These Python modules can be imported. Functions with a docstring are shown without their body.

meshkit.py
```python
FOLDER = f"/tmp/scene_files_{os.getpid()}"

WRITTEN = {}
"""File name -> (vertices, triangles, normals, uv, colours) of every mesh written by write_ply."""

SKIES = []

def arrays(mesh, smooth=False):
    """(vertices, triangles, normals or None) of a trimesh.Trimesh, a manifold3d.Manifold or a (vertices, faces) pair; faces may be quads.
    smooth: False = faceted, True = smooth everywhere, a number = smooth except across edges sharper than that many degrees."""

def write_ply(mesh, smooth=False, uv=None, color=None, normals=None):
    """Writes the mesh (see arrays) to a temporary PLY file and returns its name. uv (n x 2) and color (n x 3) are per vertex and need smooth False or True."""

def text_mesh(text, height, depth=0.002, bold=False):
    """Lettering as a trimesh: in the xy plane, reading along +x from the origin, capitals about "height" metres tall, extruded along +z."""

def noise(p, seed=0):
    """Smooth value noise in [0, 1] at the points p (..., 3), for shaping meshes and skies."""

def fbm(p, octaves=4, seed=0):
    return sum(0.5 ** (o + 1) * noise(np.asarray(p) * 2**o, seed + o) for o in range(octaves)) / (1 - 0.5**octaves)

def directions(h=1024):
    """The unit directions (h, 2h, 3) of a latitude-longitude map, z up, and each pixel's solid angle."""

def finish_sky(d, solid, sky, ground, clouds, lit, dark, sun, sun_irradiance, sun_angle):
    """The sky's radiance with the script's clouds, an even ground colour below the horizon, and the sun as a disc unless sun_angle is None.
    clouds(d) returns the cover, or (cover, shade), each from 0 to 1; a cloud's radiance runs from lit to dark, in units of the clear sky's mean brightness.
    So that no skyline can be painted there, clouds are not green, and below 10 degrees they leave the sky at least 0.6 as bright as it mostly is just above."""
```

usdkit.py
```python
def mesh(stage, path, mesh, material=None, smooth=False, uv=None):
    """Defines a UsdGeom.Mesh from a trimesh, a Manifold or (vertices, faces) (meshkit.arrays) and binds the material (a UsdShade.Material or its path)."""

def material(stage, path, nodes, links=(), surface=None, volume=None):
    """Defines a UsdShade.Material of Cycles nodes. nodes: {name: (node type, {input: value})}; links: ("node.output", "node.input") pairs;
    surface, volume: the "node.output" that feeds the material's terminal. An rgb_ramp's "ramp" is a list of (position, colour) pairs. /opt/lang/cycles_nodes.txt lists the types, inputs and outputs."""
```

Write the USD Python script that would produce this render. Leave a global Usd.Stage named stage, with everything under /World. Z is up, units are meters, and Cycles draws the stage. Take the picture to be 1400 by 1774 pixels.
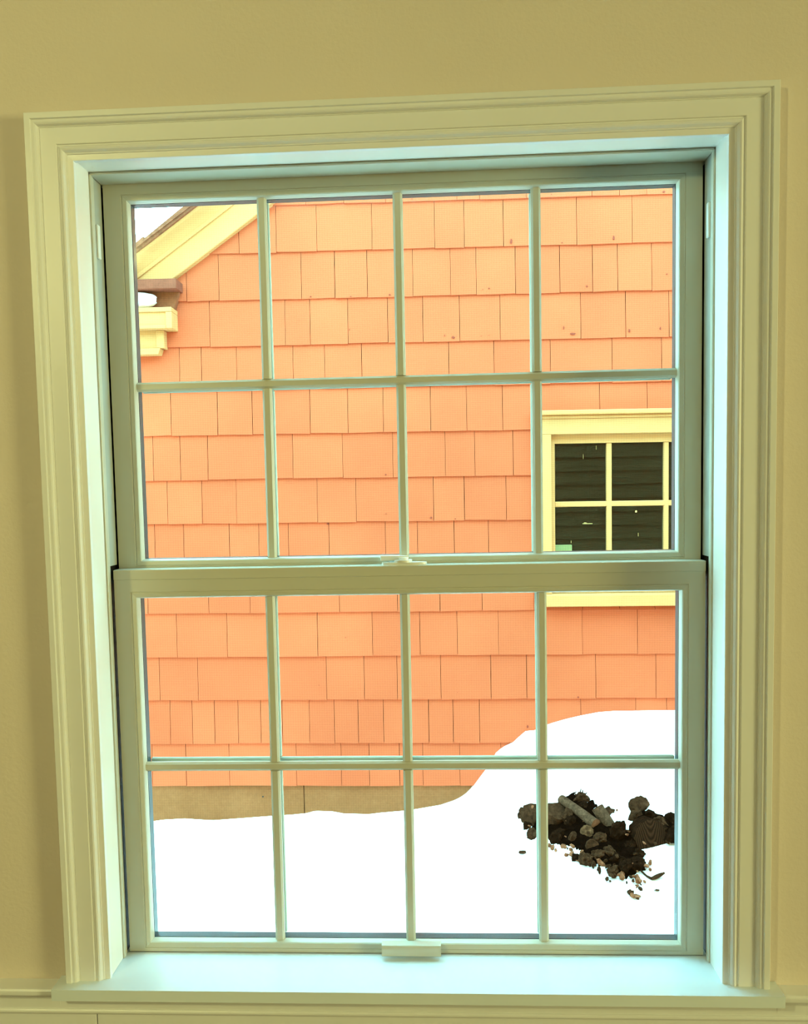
import math, random
import numpy as np
import trimesh
from shapely.geometry import Polygon, MultiPoint
from pxr import Usd, UsdGeom, UsdLux, UsdShade, Gf, Sdf, Vt
import usdkit, meshkit

stage = Usd.Stage.CreateInMemory()
UsdGeom.SetStageUpAxis(stage, UsdGeom.Tokens.z)
UsdGeom.SetStageMetersPerUnit(stage, 1.0)
UsdGeom.Xform.Define(stage, '/World')
UsdGeom.Scope.Define(stage, '/World/Looks')

# ------------------------------------------------------------------ camera
F_PX, W_PX = 1475.74, 1400.0
EYE = np.array([0.0389, -1.3659, 1.6694])
YAW, PITCH, ROLL = -0.0507, -0.0715, -0.0209
AP = 36.0
cam = UsdGeom.Camera.Define(stage, '/World/camera')
cam.CreateHorizontalApertureAttr(AP)
cam.CreateFocalLengthAttr(F_PX / W_PX * AP)
cam.CreateHorizontalApertureOffsetAttr(34.06 / W_PX * AP)
cam.CreateVerticalApertureOffsetAttr(61.09 / W_PX * AP)
cam.CreateClippingRangeAttr(Gf.Vec2f(0.02, 500))
cam.CreateExposureAttr(0.0)
fw = np.array([math.sin(YAW) * math.cos(PITCH), math.cos(YAW) * math.cos(PITCH), math.sin(PITCH)])
rt0 = np.array([math.cos(YAW), -math.sin(YAW), 0.0])
up0 = np.cross(rt0, fw)
rt = math.cos(ROLL) * rt0 + math.sin(ROLL) * up0
up = -math.sin(ROLL) * rt0 + math.cos(ROLL) * up0
M = Gf.Matrix4d(*rt, 0, *up, 0, *(-fw), 0, *EYE, 1)
cam.AddTransformOp().Set(M)

# ------------------------------------------------------------------ light
SKY = 2.9
LAMP = 1.8
SIDE = 34.0
dome = UsdLux.DomeLight.Define(stage, '/World/sky')
dome.CreateColorAttr(Gf.Vec3f(0.43, 0.95, 1.06))
dome.CreateIntensityAttr(SKY)

def lamp(name, at, radius, power, color):
    s = UsdLux.SphereLight.Define(stage, '/World/' + name)
    s.CreateRadiusAttr(radius)
    s.CreateIntensityAttr(power / (radius * radius))
    s.CreateColorAttr(Gf.Vec3f(*color))
    s.AddTranslateOp().Set(Gf.Vec3d(*at))


WARM = (1.0, 0.985, 0.41)
lamp('room_lamp', (-1.47, -2.3, 2.6), 0.045, LAMP, WARM)
# daylight of the next window, in the wall on the right
side = UsdLux.RectLight.Define(stage, '/World/side_window_light')
side.CreateWidthAttr(1.6)
side.CreateHeightAttr(1.6)
side.CreateIntensityAttr(SIDE)
side.CreateColorAttr(Gf.Vec3f(*WARM))
side.AddTranslateOp().Set(Gf.Vec3d(6.45, -3.0, 1.6))
side.AddRotateXYZOp().Set(Gf.Vec3f(90, 0, 90))


# ------------------------------------------------------------------ helpers
COUNT = {}


def numbered(path):
    n = COUNT.get(path, -1) + 1
    COUNT[path] = n
    return path if n == 0 else '%s_%03d' % (path, n)


def tag(p, label=None, cat=None, group=None, kind=None):
    for k, v in (('label', label), ('category', cat), ('group', group), ('kind', kind)):
        if v:
            p.SetCustomDataByKey(k, v)
    return p


def thing(name, label, cat, group=None, kind=None, loc=None):
    x = UsdGeom.Xform.Define(stage, numbered('/World/' + name))
    if loc is not None:
        x.AddTranslateOp().Set(Gf.Vec3d(*map(float, loc)))
    return tag(x.GetPrim(), label, cat, group, kind)


def part(name, mesh, mat, parent=None, smooth=False, label=None, kind=None):
    base = str(parent.GetPath()) if parent is not None else '/World'
    m = usdkit.mesh(stage, numbered(base + '/' + name), mesh, mat, smooth=smooth)
    return tag(m.GetPrim(), label, None, None, kind)


def group_part(name, parent):
    x = UsdGeom.Xform.Define(stage, numbered(str(parent.GetPath()) + '/' + name))
    return x.GetPrim()


cat_ = trimesh.util.concatenate


def bx(x0, x1, y0, y1, z0, z1, c=0.0):
    """box, its long edges chamfered by c"""
    if c <= 0:
        m = trimesh.creation.box([x1 - x0, y1 - y0, z1 - z0])
        m.apply_translation([(x0 + x1) / 2, (y0 + y1) / 2, (z0 + z1) / 2])
        return m
    pts = []
    for sx in (0, 1):
        for sy in (0, 1):
            for sz in (0, 1):
                p = np.array([(x0, x1)[sx], (y0, y1)[sy], (z0, z1)[sz]], float)
                d = np.array([(1, -1)[sx], (1, -1)[sy], (1, -1)[sz]]) * c
                for k in range(3):
                    q = p.copy()
                    for j in range(3):
                        if j != k:
                            q[j] += d[j]
                    pts.append(q)
    return trimesh.Trimesh(pts, []).convex_hull if False else trimesh.convex.convex_hull(np.array(pts))


def sweep(profile, f0, f1):
    """closed profile polygon [(s, h)], its start mapped by f0(s, h) and its end by f1(s, h)"""
    m = trimesh.creation.extrude_polygon(Polygon(profile), 1.0, engine='earcut')
    v = np.array([(f0 if p[2] < .5 else f1)(p[0], p[1]) for p in m.vertices])
    m = trimesh.Trimesh(v, m.faces, process=False)
    trimesh.repair.fix_normals(m)
    return m


def prism(poly, f0, f1):
    return sweep(poly, f0, f1)


def ring_member(side, prof):
    """one mitred member of a rectangular frame: prof is a closed list of ((x0, x1, z0, z1), y)"""
    a, b = [], []
    for (x0, x1, z0, z1), y in prof:
        p = {'L': ((x0, z0), (x0, z1)), 'R': ((x1, z0), (x1, z1)), 'T': ((x0, z1), (x1, z1)), 'B': ((x0, z0), (x1, z0))}[side]
        a.append((p[0][0], y, p[0][1]))
        b.append((p[1][0], y, p[1][1]))
    n = len(prof)
    v = np.array(a + b)
    f = []
    for i in range(n):
        j = (i + 1) % n
        f += [(i, j, n + j), (i, n + j, n + i)]
    for i in range(1, n - 1):
        f += [(0, i + 1, i), (n, n + i, n + i + 1)]
    m = trimesh.Trimesh(v, f, process=False)
    return m


def grow(r, d):
    return (r[0] - d, r[1] + d, r[2] - d, r[3] + d)


# ------------------------------------------------------------------ materials
L = '/World/Looks/'


def paint(name, col, rough=.45, var=.03, scale=6.0, bump=.0, bscale=300.0, spec=.5):
    """plain paint with a faint unevenness"""
    lo, hi = [c * (1 - var) for c in col], [min(1, c * (1 + var)) for c in col]
    nodes = {'g': ('geometry', {}), 'n': ('noise_texture', {'scale': scale, 'detail': 4.0}),
             'r': ('rgb_ramp', {'ramp': [(.3, lo), (.7, hi)]}),
             'p': ('principled_bsdf', {'roughness': rough, 'specular_ior_level': spec})}
    links = [('g.position', 'n.vector'), ('n.fac', 'r.fac'), ('r.color', 'p.base_color')]
    if bump:
        nodes['n2'] = ('noise_texture', {'scale': bscale, 'detail': 3.0})
        nodes['b'] = ('bump', {'strength': bump, 'distance': .002})
        links += [('g.position', 'n2.vector'), ('n2.fac', 'b.height'), ('b.normal', 'p.normal')]
    return usdkit.material(stage, L + name, nodes, links, surface='p.BSDF')


M_WALL = paint('wall_paint', (.74, .64, .54), .75, .02, 3, .25, 140)
M_TRIM = paint('trim_paint', (.80, .795, .78), .38, .012, 5, .04, 60)
M_VINYL = paint('vinyl', (.56, .54, .43), .34, .01, 5)
M_STOOL = paint('stool_paint', (.74, .81, .845), .24, .012, 5, .03, 50)
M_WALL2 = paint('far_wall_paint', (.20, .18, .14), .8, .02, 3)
M_JAMB = paint('jamb_paint', (.84, .81, .74), .30, .012, 5)
M_CEIL = paint('ceiling_paint', (.45, .43, .38), .8, .02)
M_FLOOR = paint('floor_boards', (.17, .11, .06), .5, .1)
M_DARK = paint('weatherstrip', (.012, .012, .012), .6, .1)  # near-black standing in for shade inside the sash pockets; foundation hole shares it
M_TRACK = paint('track_vinyl', (.42, .42, .36), .5, .03)
M_SPACER = paint('glazing_spacer', (.035, .06, .065), .35, .1)
M_HARD = paint('lock_plastic', (.80, .79, .74), .3, .01)
M_CREAM = paint('cream_trim', (.66, .33, .125), .5, .04, 8, spec=0.0)
M_BROWN = paint('roof_felt', (.27, .078, .046), .9, .12, 60, spec=0.0)
M_TAN = paint('roof_underlay', (0.3046, 0.09702, 0.0441), .9, .12, 60, spec=0.0)
M_ROOF = paint('roof_edge', (0.2673, 0.09555, 0.04998), .9, .3, 40, spec=0.0)
M_BACK = paint('sheathing', (0.1134, 0.02646, 0.01176), .9, .15, spec=0.0)
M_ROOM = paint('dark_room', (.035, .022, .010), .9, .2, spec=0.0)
M_CHIP = paint('bare_wood_chip', (.33, .066, .04), .9, .25, 400, spec=0.0)
M_LEDGE = paint('inner_ledge', (.90, .62, .22), .7, .05, spec=0.0)
M_SOFFIT = M_CREAM

M_GLASS = usdkit.material(stage, L + 'window_glass', {
    'ge': ('geometry', {}), 'k': ('math', {'math_type': 'subtract', 'value1': 1.0}), 'fk': ('math', {'math_type': 'multiply'}),
    'f': ('fresnel', {'IOR': 1.5}), 't': ('transparent_bsdf', {'color': (.93, .985, .985)}),
    'g': ('glossy_bsdf', {'color': (1, 1, 1), 'roughness': 0.0}), 'm': ('mix_closure', {})},
    [('ge.backfacing', 'k.value2'), ('k.value', 'fk.value1'), ('f.fac', 'fk.value2'), ('fk.value', 'm.fac'), ('t.BSDF', 'm.closure1'), ('g.BSDF', 'm.closure2')], surface='m.closure')

# fine woven fly screen: the weave itself is a cut-out pattern
M_SCREEN = usdkit.material(stage, L + 'screen_mesh', {
    'g': ('geometry', {}), 'wz': ('wave_texture', {'wave_type': 'bands', 'bands_direction': 'z', 'profile': 'sine', 'scale': 95.0, 'distortion': .6, 'detail': 1.0, 'detail_scale': .3}),
    'wx': ('wave_texture', {'wave_type': 'bands', 'bands_direction': 'x', 'profile': 'sine', 'scale': 70.0, 'distortion': .6, 'detail': 1.0, 'detail_scale': .3}),
    'a': ('math', {'math_type': 'multiply_add', 'value2': -.045, 'value3': .995}), 'c': ('math', {'math_type': 'multiply_add', 'value2': -.020}),
    'r': ('rgb_ramp', {'ramp': [(0, (0, 0, 0)), (1, (1, 1, 1))]}), 't': ('transparent_bsdf', {})},
    [('g.position', 'wz.vector'), ('g.position', 'wx.vector'), ('wz.fac', 'a.value1'), ('wx.fac', 'c.value1'), ('a.value', 'c.value3'), ('c.value', 'r.fac'),
     ('r.color', 't.color')], surface='t.BSDF')


def shingle_paint(name, col):
    nodes = {'g': ('geometry', {}), 'o': ('object_info', {}),
             'mp': ('mapping', {'scale': (260.0, 260.0, 9.0)}), 'n': ('noise_texture', {'scale': 1.0, 'detail': 4.0}),
             'n1': ('noise_texture', {'scale': 2.2, 'detail': 3.0}),
             'r': ('rgb_ramp', {'ramp': [(.25, [c * .90 for c in col]), (.75, [min(1, c * 1.10) for c in col])]}),
             'r2': ('rgb_ramp', {'ramp': [(0, (.93, .90, .90)), (1, (1.0, 1.0, 1.0))]}),
             'mx': ('mix', {'mix_type': 'multiply', 'fac': 1.0}),
             'b': ('bump', {'strength': .5, 'distance': .0012}),
             'p': ('principled_bsdf', {'roughness': .8, 'specular_ior_level': 0.0})}
    links = [('g.position', 'mp.vector'), ('mp.vector', 'n.vector'), ('g.position', 'n1.vector'), ('n1.fac', 'r.fac'),
             ('o.random', 'r2.fac'), ('r.color', 'mx.color1'), ('r2.color', 'mx.color2'), ('mx.color', 'p.base_color'),
             ('n.fac', 'b.height'), ('b.normal', 'p.normal')]
    return usdkit.material(stage, L + name, nodes, links, surface='p.BSDF')


M_SHINGLE = shingle_paint('shingle_paint', (.66, .145, .061))
M_SNOW = paint('snow', (.96, .90, .91), .8, .02, 9, .3, 45, .2)
M_STUCCO = usdkit.material(stage, L + 'foundation_parge', {
    'g': ('geometry', {}), 'n': ('noise_texture', {'scale': 55.0, 'detail': 6.0, 'roughness': .7}),
    'n1': ('noise_texture', {'scale': 5.0, 'detail': 4.0}), 'mx': ('mix', {'mix_type': 'mix', 'fac': .5}),
    'r': ('rgb_ramp', {'ramp': [(.3, (.25, .092, .034)), (.5, (.33, .130, .052)), (.7, (.42, .175, .075))]}),
    'b': ('bump', {'strength': .6, 'distance': .004}), 'p': ('principled_bsdf', {'roughness': .95, 'specular_ior_level': 0.0})},
    [('g.position', 'n.vector'), ('g.position', 'n1.vector'), ('n.color', 'mx.color1'), ('n1.color', 'mx.color2'), ('mx.color', 'r.fac'),
     ('r.color', 'p.base_color'), ('n.fac', 'b.height'), ('b.normal', 'p.normal')], surface='p.BSDF')


def bark(name, cols, scale=45.0):
    return usdkit.material(stage, L + name, {
        'g': ('texture_coordinate', {}), 'n': ('noise_texture', {'scale': scale, 'detail': 6.0, 'roughness': .7}),
        'r': ('rgb_ramp', {'ramp': [(.3, cols[0]), (.55, cols[1]), (.75, cols[2])]}),
        'b': ('bump', {'strength': .8, 'distance': .006}), 'p': ('principled_bsdf', {'roughness': .9, 'specular_ior_level': 0.0})},
        [('g.object', 'n.vector'), ('n.fac', 'r.fac'), ('r.color', 'p.base_color'), ('n.fac', 'b.height'), ('b.normal', 'p.normal')], surface='p.BSDF')


M_BARK = bark('dark_bark', [(0.004043, 0.002133, 0.001375), (0.01769, 0.007108, 0.00344), (0.05054, 0.02133, 0.01032)])
M_BARK2 = bark('brown_bark', [(0.014, 0.006397, 0.003334), (0.05949, 0.0256, 0.01238), (0.126, 0.05414, 0.02858)])
M_GREYLOG = bark('grey_wood', [(0.03733, 0.01837, 0.01016), (0.112, 0.05774, 0.03218), (0.1866, 0.09624, 0.05504)], 60)
M_TANWOOD = bark('tan_wood', [(0.1027, 0.0361, 0.01746), (0.2908, 0.1113, 0.05531), (0.5133, 0.2286, 0.1164)], 40)
M_GAP_SHADE = bark('dark_mulch', [(0.001166, 0.0005468, 0.0002646), (0.003888, 0.001641, 0.001058), (0.01166, 0.004922, 0.002646)], 60)  # shadow in the gaps of the wood pile, put in as colour
M_PALE = bark('weathered_cut', [(0.03, 0.0135, 0.006), (0.12, 0.054, 0.0255), (0.3, 0.15, 0.075)], 70)
M_RINGS = usdkit.material(stage, L + 'log_end_grain', {
    'g': ('texture_coordinate', {}), 'w': ('wave_texture', {'wave_type': 'rings', 'rings_direction': 'z', 'scale': 60.0, 'distortion': 4.0, 'detail': 3.0}),
    'r': ('rgb_ramp', {'ramp': [(0, (0.01283, 0.005742, 0.003175)), (1, (0.04374, 0.01845, 0.009525))]}), 'p': ('principled_bsdf', {'roughness': .9, 'specular_ior_level': 0.0})},
    [('g.object', 'w.vector'), ('w.fac', 'r.fac'), ('r.color', 'p.base_color')], surface='p.BSDF')

# ================================================================== the room
X0, X1, YB, ZC = -4.7, 6.5, -6.6, 2.75
OX0, OX1, OZ0, OZ1 = -.535, .535, .80, 2.235      # rough opening
WT = .165
wall = thing('wall_back', 'pale painted wall around the window', 'wall', kind='structure')
part('wall_panel', cat_([bx(X0, OX0, 0, WT, 0, ZC), bx(OX1, X1, 0, WT, 0, ZC), bx(OX0, OX1, 0, WT, 0, OZ0), bx(OX0, OX1, 0, WT, OZ1, ZC)]), M_WALL, wall)
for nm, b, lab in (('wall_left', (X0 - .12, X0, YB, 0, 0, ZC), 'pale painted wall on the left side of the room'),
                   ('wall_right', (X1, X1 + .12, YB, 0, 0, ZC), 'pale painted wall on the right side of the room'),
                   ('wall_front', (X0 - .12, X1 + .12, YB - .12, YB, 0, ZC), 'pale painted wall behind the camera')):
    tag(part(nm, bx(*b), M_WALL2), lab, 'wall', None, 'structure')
tag(part('floor', bx(X0 - .12, X1 + .12, YB - .12, WT, -.1, 0), M_FLOOR), 'brown wooden floor of the room', 'floor', None, 'structure')
tag(part('ceiling', bx(X0 - .12, X1 + .12, YB - .12, WT, ZC, ZC + .1), M_CEIL), 'plain white ceiling of the room', 'ceiling', None, 'structure')

M_SIDING = paint('outer_siding', (.66, .40, .17), .8, .05, spec=0.0)
sd = []
for k in range(36):
    z = -.55 + k * .1
    P = [(WT, z), (WT + .024, z), (WT + .010, z + .1), (WT, z + .1)]
    for a, b in ([(X0, OX0 - .09), (OX1 + .09, X1)] if OZ0 - .1 < z + .05 < OZ1 + .1 else [(X0, X1)]):
        sd.append(sweep(P, lambda s, h, a=a: (a, s, h), lambda s, h, b=b: (b, s, h)))
part('outer_siding', cat_(sd), M_SIDING, wall)
part('outer_casing', cat_([bx(OX0 - .09, OX0, WT, WT + .03, OZ0 - .1, OZ1 + .1), bx(OX1, OX1 + .09, WT, WT + .03, OZ0 - .1, OZ1 + .1), bx(OX0, OX1, WT, WT + .03, OZ0 - .1, OZ0), bx(OX0, OX1, WT, WT + .03, OZ1, OZ1 + .1)]), M_VINYL, wall)

# ------------------------------------------------------------------ window casing
CX0, CX1, CT, CB = -.5785, .5764, 2.2615, .85
PRO = [(0, 0), (0, .0225), (.0008, .0236), (.0092, .0236), (.0100, .0225), (.0105, .0210), (.0125, .0214), (.0150, .0216), (.0172, .0206), (.0188, .0186),
       (.0196, .0165), (.0206, .0162), (.0209, .0150), (.0222, .0158), (.0465, .0164), (.0474, .0158), (.0478, .0138), (.0496, .0140), (.0515, .0156), (.0538, .0162),
       (.0562, .0152), (.0580, .0130), (.0592, .0112), (.0606, .0108), (.0612, .0106), (.0616, .0090), (.0700, .0085), (.0704, .0078), (.0706, 0)]
trim = thing('trim_1', 'moulded pale casing framing the window on three sides', 'window trim', kind='structure')
part('casing', sweep(PRO, lambda s, h: (CX0 + s, -h, CB), lambda s, h: (CX0 + s, -h, CT - s)), M_TRIM, trim, 25)
part('casing', sweep(PRO, lambda s, h: (CX1 - s, -h, CB), lambda s, h: (CX1 - s, -h, CT - s)), M_TRIM, trim, 25)
part('casing', sweep(PRO, lambda s, h: (CX0 + s, -h, CT - s), lambda s, h: (CX1 - s, -h, CT - s)), M_TRIM, trim, 25)

# ------------------------------------------------------------------ stool
stool = thing('trim_2', 'wide glossy white window stool below the lower sash', 'window sill', kind='structure')
SX0, SX1, SY = -.5954, .5929, -.0426
sp = [(SX0, -.0005), (SX0, SY), (SX1, SY), (SX1, -.0005), (.5115, -.0005), (.5115, .0745), (-.5115, .0745), (-.5115, -.0005)]
board = trimesh.creation.extrude_polygon(Polygon(sp), .0189, engine='earcut')
board.apply_translation([0, 0, .8311])
part('stool_board', board, M_STOOL, stool)

# ------------------------------------------------------------------ chair rail and wainscot
rail = thing('trim_3', 'moulded chair rail running past the window stool', 'chair rail', kind='structure')
RP = [(0, .8440), (.0260, .8440), (.0300, .8430), (.0318, .8405), (.0322, .8370), (.0312, .8330), (.0285, .8305), (.0240, .8295), (.0225, .8280), (.0215, .8255),
      (.0180, .8235), (.0150, .8205), (.0130, .8165), (.0115, .8160), (.0110, .7985), (.0130, .7980), (.0145, .7960), (.0148, .7938), (.0140, .7915), (.0120, .7905), (.0085, .7902), (.0080, .7870), (0, .7870)]
for a, b, lo in ((X0, SX0, 0), (SX1, X1, 0), (SX0, SX1, 1)):
    P = RP if not lo else [(0, .8305), (.0110, .8305)] + RP[14:]
    part('rail_board' if not lo else 'apron', sweep(P, lambda s, h, a=a: (a, -s, h), lambda s, h, b=b: (b, -s, h)), M_TRIM, rail, 25)
wains = thing('trim_4', 'flat wainscot panels below the chair rail', 'wainscot', kind='structure')
for a, b in ((X0, -.5362), (-.5346, X1)):
    part('wainscot_panel', bx(a, b, -.0062, -.0005, .12, .7872, .0006), M_TRIM, wains)
part('baseboard', bx(X0, X1, -.016, -.0005, 0, .1195, .003), M_TRIM, wains)

# ================================================================== window
win = thing('window_1', 'white double hung window with four by two lites in each sash', 'window', kind='structure')
JX0, JX1, JT = -.5085, .5066, 2.1955
frame = group_part('jamb', win)
for x0, x1 in ((OX0, JX0), (JX1, OX1)):
    part('jamb_board', bx(x0, x1, 0, .052, .8505, OZ1), M_JAMB, frame)
part('jamb_board', bx(JX0, JX1, 0, .052, JT, OZ1), M_JAMB, frame)
fr = group_part('window_frame', win)
# vinyl frame: a lip in front of the sashes, the sash pocket behind it, an outer lip
for sgn, jx, ox in ((-1, JX0, OX0), (1, JX1, OX1)):
    a, b = sorted((ox, jx + sgn * -.0032))
    part('frame_stop', bx(a, b, .0525, .0612, .8505, JT, .0008), M_VINYL, fr)
    a, b = sorted((ox, jx + sgn * -.0008))
    part('frame_stop', bx(a, b, .0612, .0722, .8505, JT, .0008), M_VINYL, fr)
    a, b = sorted((ox, jx + sgn * .006))
    part('sash_pocket', bx(a, b, .0725, .160, .80, JT), M_DARK, fr)
    a, b = sorted((ox, jx + sgn * .0008))
    part('track_cover', bx(a, b, .0740, .1085, 1.541, JT - .001, .0008), M_TRACK, fr)
    a, b = sorted((ox, jx - sgn * .012))
    part('outer_stop', bx(a, b, .150, .172, .80, OZ1), M_VINYL, fr)
    a, b = sorted((jx + sgn * .0005, jx - sgn * .0040))
    part('balance_clip', bx(a, b, .0735, .0850, 2.062, 2.118, .001), M_HARD, fr)
part('head_frame', bx(JX0, JX1, .0525, .1085, JT - .0015, OZ1), M_VINYL, fr)
part('head_frame', bx(JX0, JX1, .0525, .0612, JT - .0045, JT, .0008), M_VINYL, fr)
part('head_frame', bx(JX0, JX1, .1085, .150, JT + .0025, OZ1), M_VINYL, fr)
part('outer_stop', bx(OX0, OX1, .150, .172, JT - .012, OZ1), M_VINYL, fr)
part('frame_sill', sweep([(.0755, .76), (.20, .76), (.20, .790), (.116, .832), (.112, .8435), (.0755, .8435)], lambda s, h: (OX0, s, h), lambda s, h: (OX1, s, h)), M_VINYL, fr)


def bar(x0, x1, z0, z1, y, t, vert):
    """grille bar: flat nose with sloped flanks (towards -y)"""
    w = (x1 - x0) if vert else (z1 - z0)
    i = .0036
    if vert:
        P = [(x0, y + t), (x0, y + t * .45), (x0 + i, y), (x1 - i, y), (x1, y + t * .45), (x1, y + t)]
        return sweep(P, lambda s, h: (s, h, z0), lambda s, h: (s, h, z1))
    P = [(z0, y + t), (z0, y + t * .45), (z0 + i, y), (z1 - i, y), (z1, y + t * .45), (z1, y + t)]
    return sweep(P, lambda s, h: (x0, h, s), lambda s, h: (x1, h, s))


def sash(name, outer, op, yf, vx, hz, cap=None):
    s = group_part(name, win)
    bead = grow(op, .0105)
    rim, back = yf + .012, yf + .0345
    prof = [(outer, yf), (grow(op, .0125), yf), (grow(op, .0118), yf + .0012), (bead, yf + .0012), (grow(op, .0098), yf + .0003),
            (grow(op, .0034), yf + .0012), (grow(op, .0020), yf + .0030), (grow(op, .0003), yf + .0100), (op, rim), (op, rim + .0025), (grow(op, .004), rim + .0025), (grow(op, .004), back), (outer, back)]
    for side, nm in (('L', 'stile'), ('R', 'stile'), ('T', 'top_rail'), ('B', 'bottom_rail')):
        m = ring_member(side, prof)
        trimesh.repair.fix_normals(m)
        part(nm, m, M_VINYL, s, 20)
    g = rim + .003                                    # glass
    sp_ = [(grow(op, -.0002), g + .001), (grow(op, -.0002), g + .0185), (grow(op, .003), g + .0185), (grow(op, .003), g + .001)]
    for side in 'LRTB':
        m = ring_member(side, sp_)
        trimesh.repair.fix_normals(m)
        part('glazing_spacer', m, M_SPACER, s)
    outp = [(grow(op, .001), g + .0186), (grow(op, .012), g + .024), (outer, g + .024), (outer, g + .0186)]
    for side in 'LRTB':
        m = ring_member(side, outp)
        trimesh.repair.fix_normals(m)
        part('outer_bead', m, M_VINYL, s)
    hw = .0083
    yb = rim - .0045
    for x in vx:
        for z0, z1 in ((op[2] - .001, hz - hw), (hz + hw, op[3] + .001)):
            part('muntin', bar(x - hw, x + hw, z0, z1, yb, .0075, True), M_VINYL, s, 20)
            part('outer_muntin', bx(x - hw, x + hw, g + .019, g + .026, z0, z1, .002), M_VINYL, s)
    part('muntin', bar(op[0] - .001, op[1] + .001, hz - hw + .0003, hz + hw - .0003, yb, .0075, False), M_VINYL, s, 20)
    part('outer_muntin', bx(op[0], op[1], g + .019, g + .026, hz - hw, hz + hw, .002), M_VINYL, s)
    xs = [op[0]] + list(vx) + [op[1]]
    for a, b in zip(xs, xs[1:]):
        for c, d in ((op[2], hz), (hz, op[3])):
            part('glass_pane', bx(a, b, g, g + .004, c, d), M_GLASS, s)
    return s


UP = sash('upper_sash', (-.5070, .5050, 1.505, 2.1965), (-.4640, .4652, 1.5490, 2.1645), .1100, (-.2350, -.0020, .2312), 1.8513)
LO = sash('lower_sash', (-.5036, .5018, .8515, 1.5335), (-.4630, .4622, .8700, 1.4835), .0742, (-.2345, -.0018, .2312), 1.1841)
part('rail_cap', bx(-.5040, .5022, .0728, .1095, 1.5170, 1.5345, .0007), M_VINYL, LO)
# sash lock on the check rail
lk = []
base = trimesh.creation.extrude_polygon(Polygon([(.0385 * math.copysign(abs(math.cos(t)) ** .7, math.cos(t)), .0125 * math.copysign(abs(math.sin(t)) ** .8, math.sin(t))) for t in np.linspace(0, 2 * math.pi, 40)[:-1]]), .0048, engine='earcut')
base.apply_translation([-.0012, .0885, 1.5345])
top = trimesh.creation.cylinder(.0155, .0042, sections=36)
top.apply_translation([-.003, .0885, 1.5412])
hub = trimesh.creation.cylinder(.0085, .0040, sections=30)
hub.apply_translation([-.0025, .0885, 1.5452])
part('sash_lock', cat_([base, top, hub]), M_HARD, LO, 35)
lev = trimesh.creation.extrude_polygon(Polygon([(-.0445, -.0035), (-.0430, -.0060), (-.0060, -.0050), (.004, 0), (-.006, .006), (-.0400, .0055), (-.0440, .003)]), .0078, engine='earcut')
lev.apply_translation([.0022, .0930, 1.5422])
part('lock_lever', lev, M_HARD, LO, 30)
for dx in (-.029, .0265):
    c = trimesh.creation.cylinder(.0027, .0012, sections=16)
    c.apply_translation([dx, .0865, 1.5396])
    part('screw', c, M_HARD, LO, 30)
# lift handle on the bottom rail
HP = [(.0742, .8735), (.0600, .8745), (.0575, .8738), (.0558, .8715), (.0552, .8670), (.0556, .8560), (.0575, .8545), (.0600, .8550), (.0605, .8640), (.0625, .8670), (.0742, .8672)]
part('lift_handle', sweep(HP, lambda s, h: (-.0524, s, h), lambda s, h: (.0503, s, h)), M_VINYL, LO, 30)
# fly screen outside
sc = group_part('insect_screen', win)
part('screen_mesh', bx(-.497, .497, .1640, .1642, .845, 2.185), M_SCREEN, sc)

# ================================================================== the neighbour's house
Y0, YA, SL_ = 2.55370, .010180, -.005876


def hp(u, w, d):
    return (u, Y0 + YA * u - d, w + SL_ * u)


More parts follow.
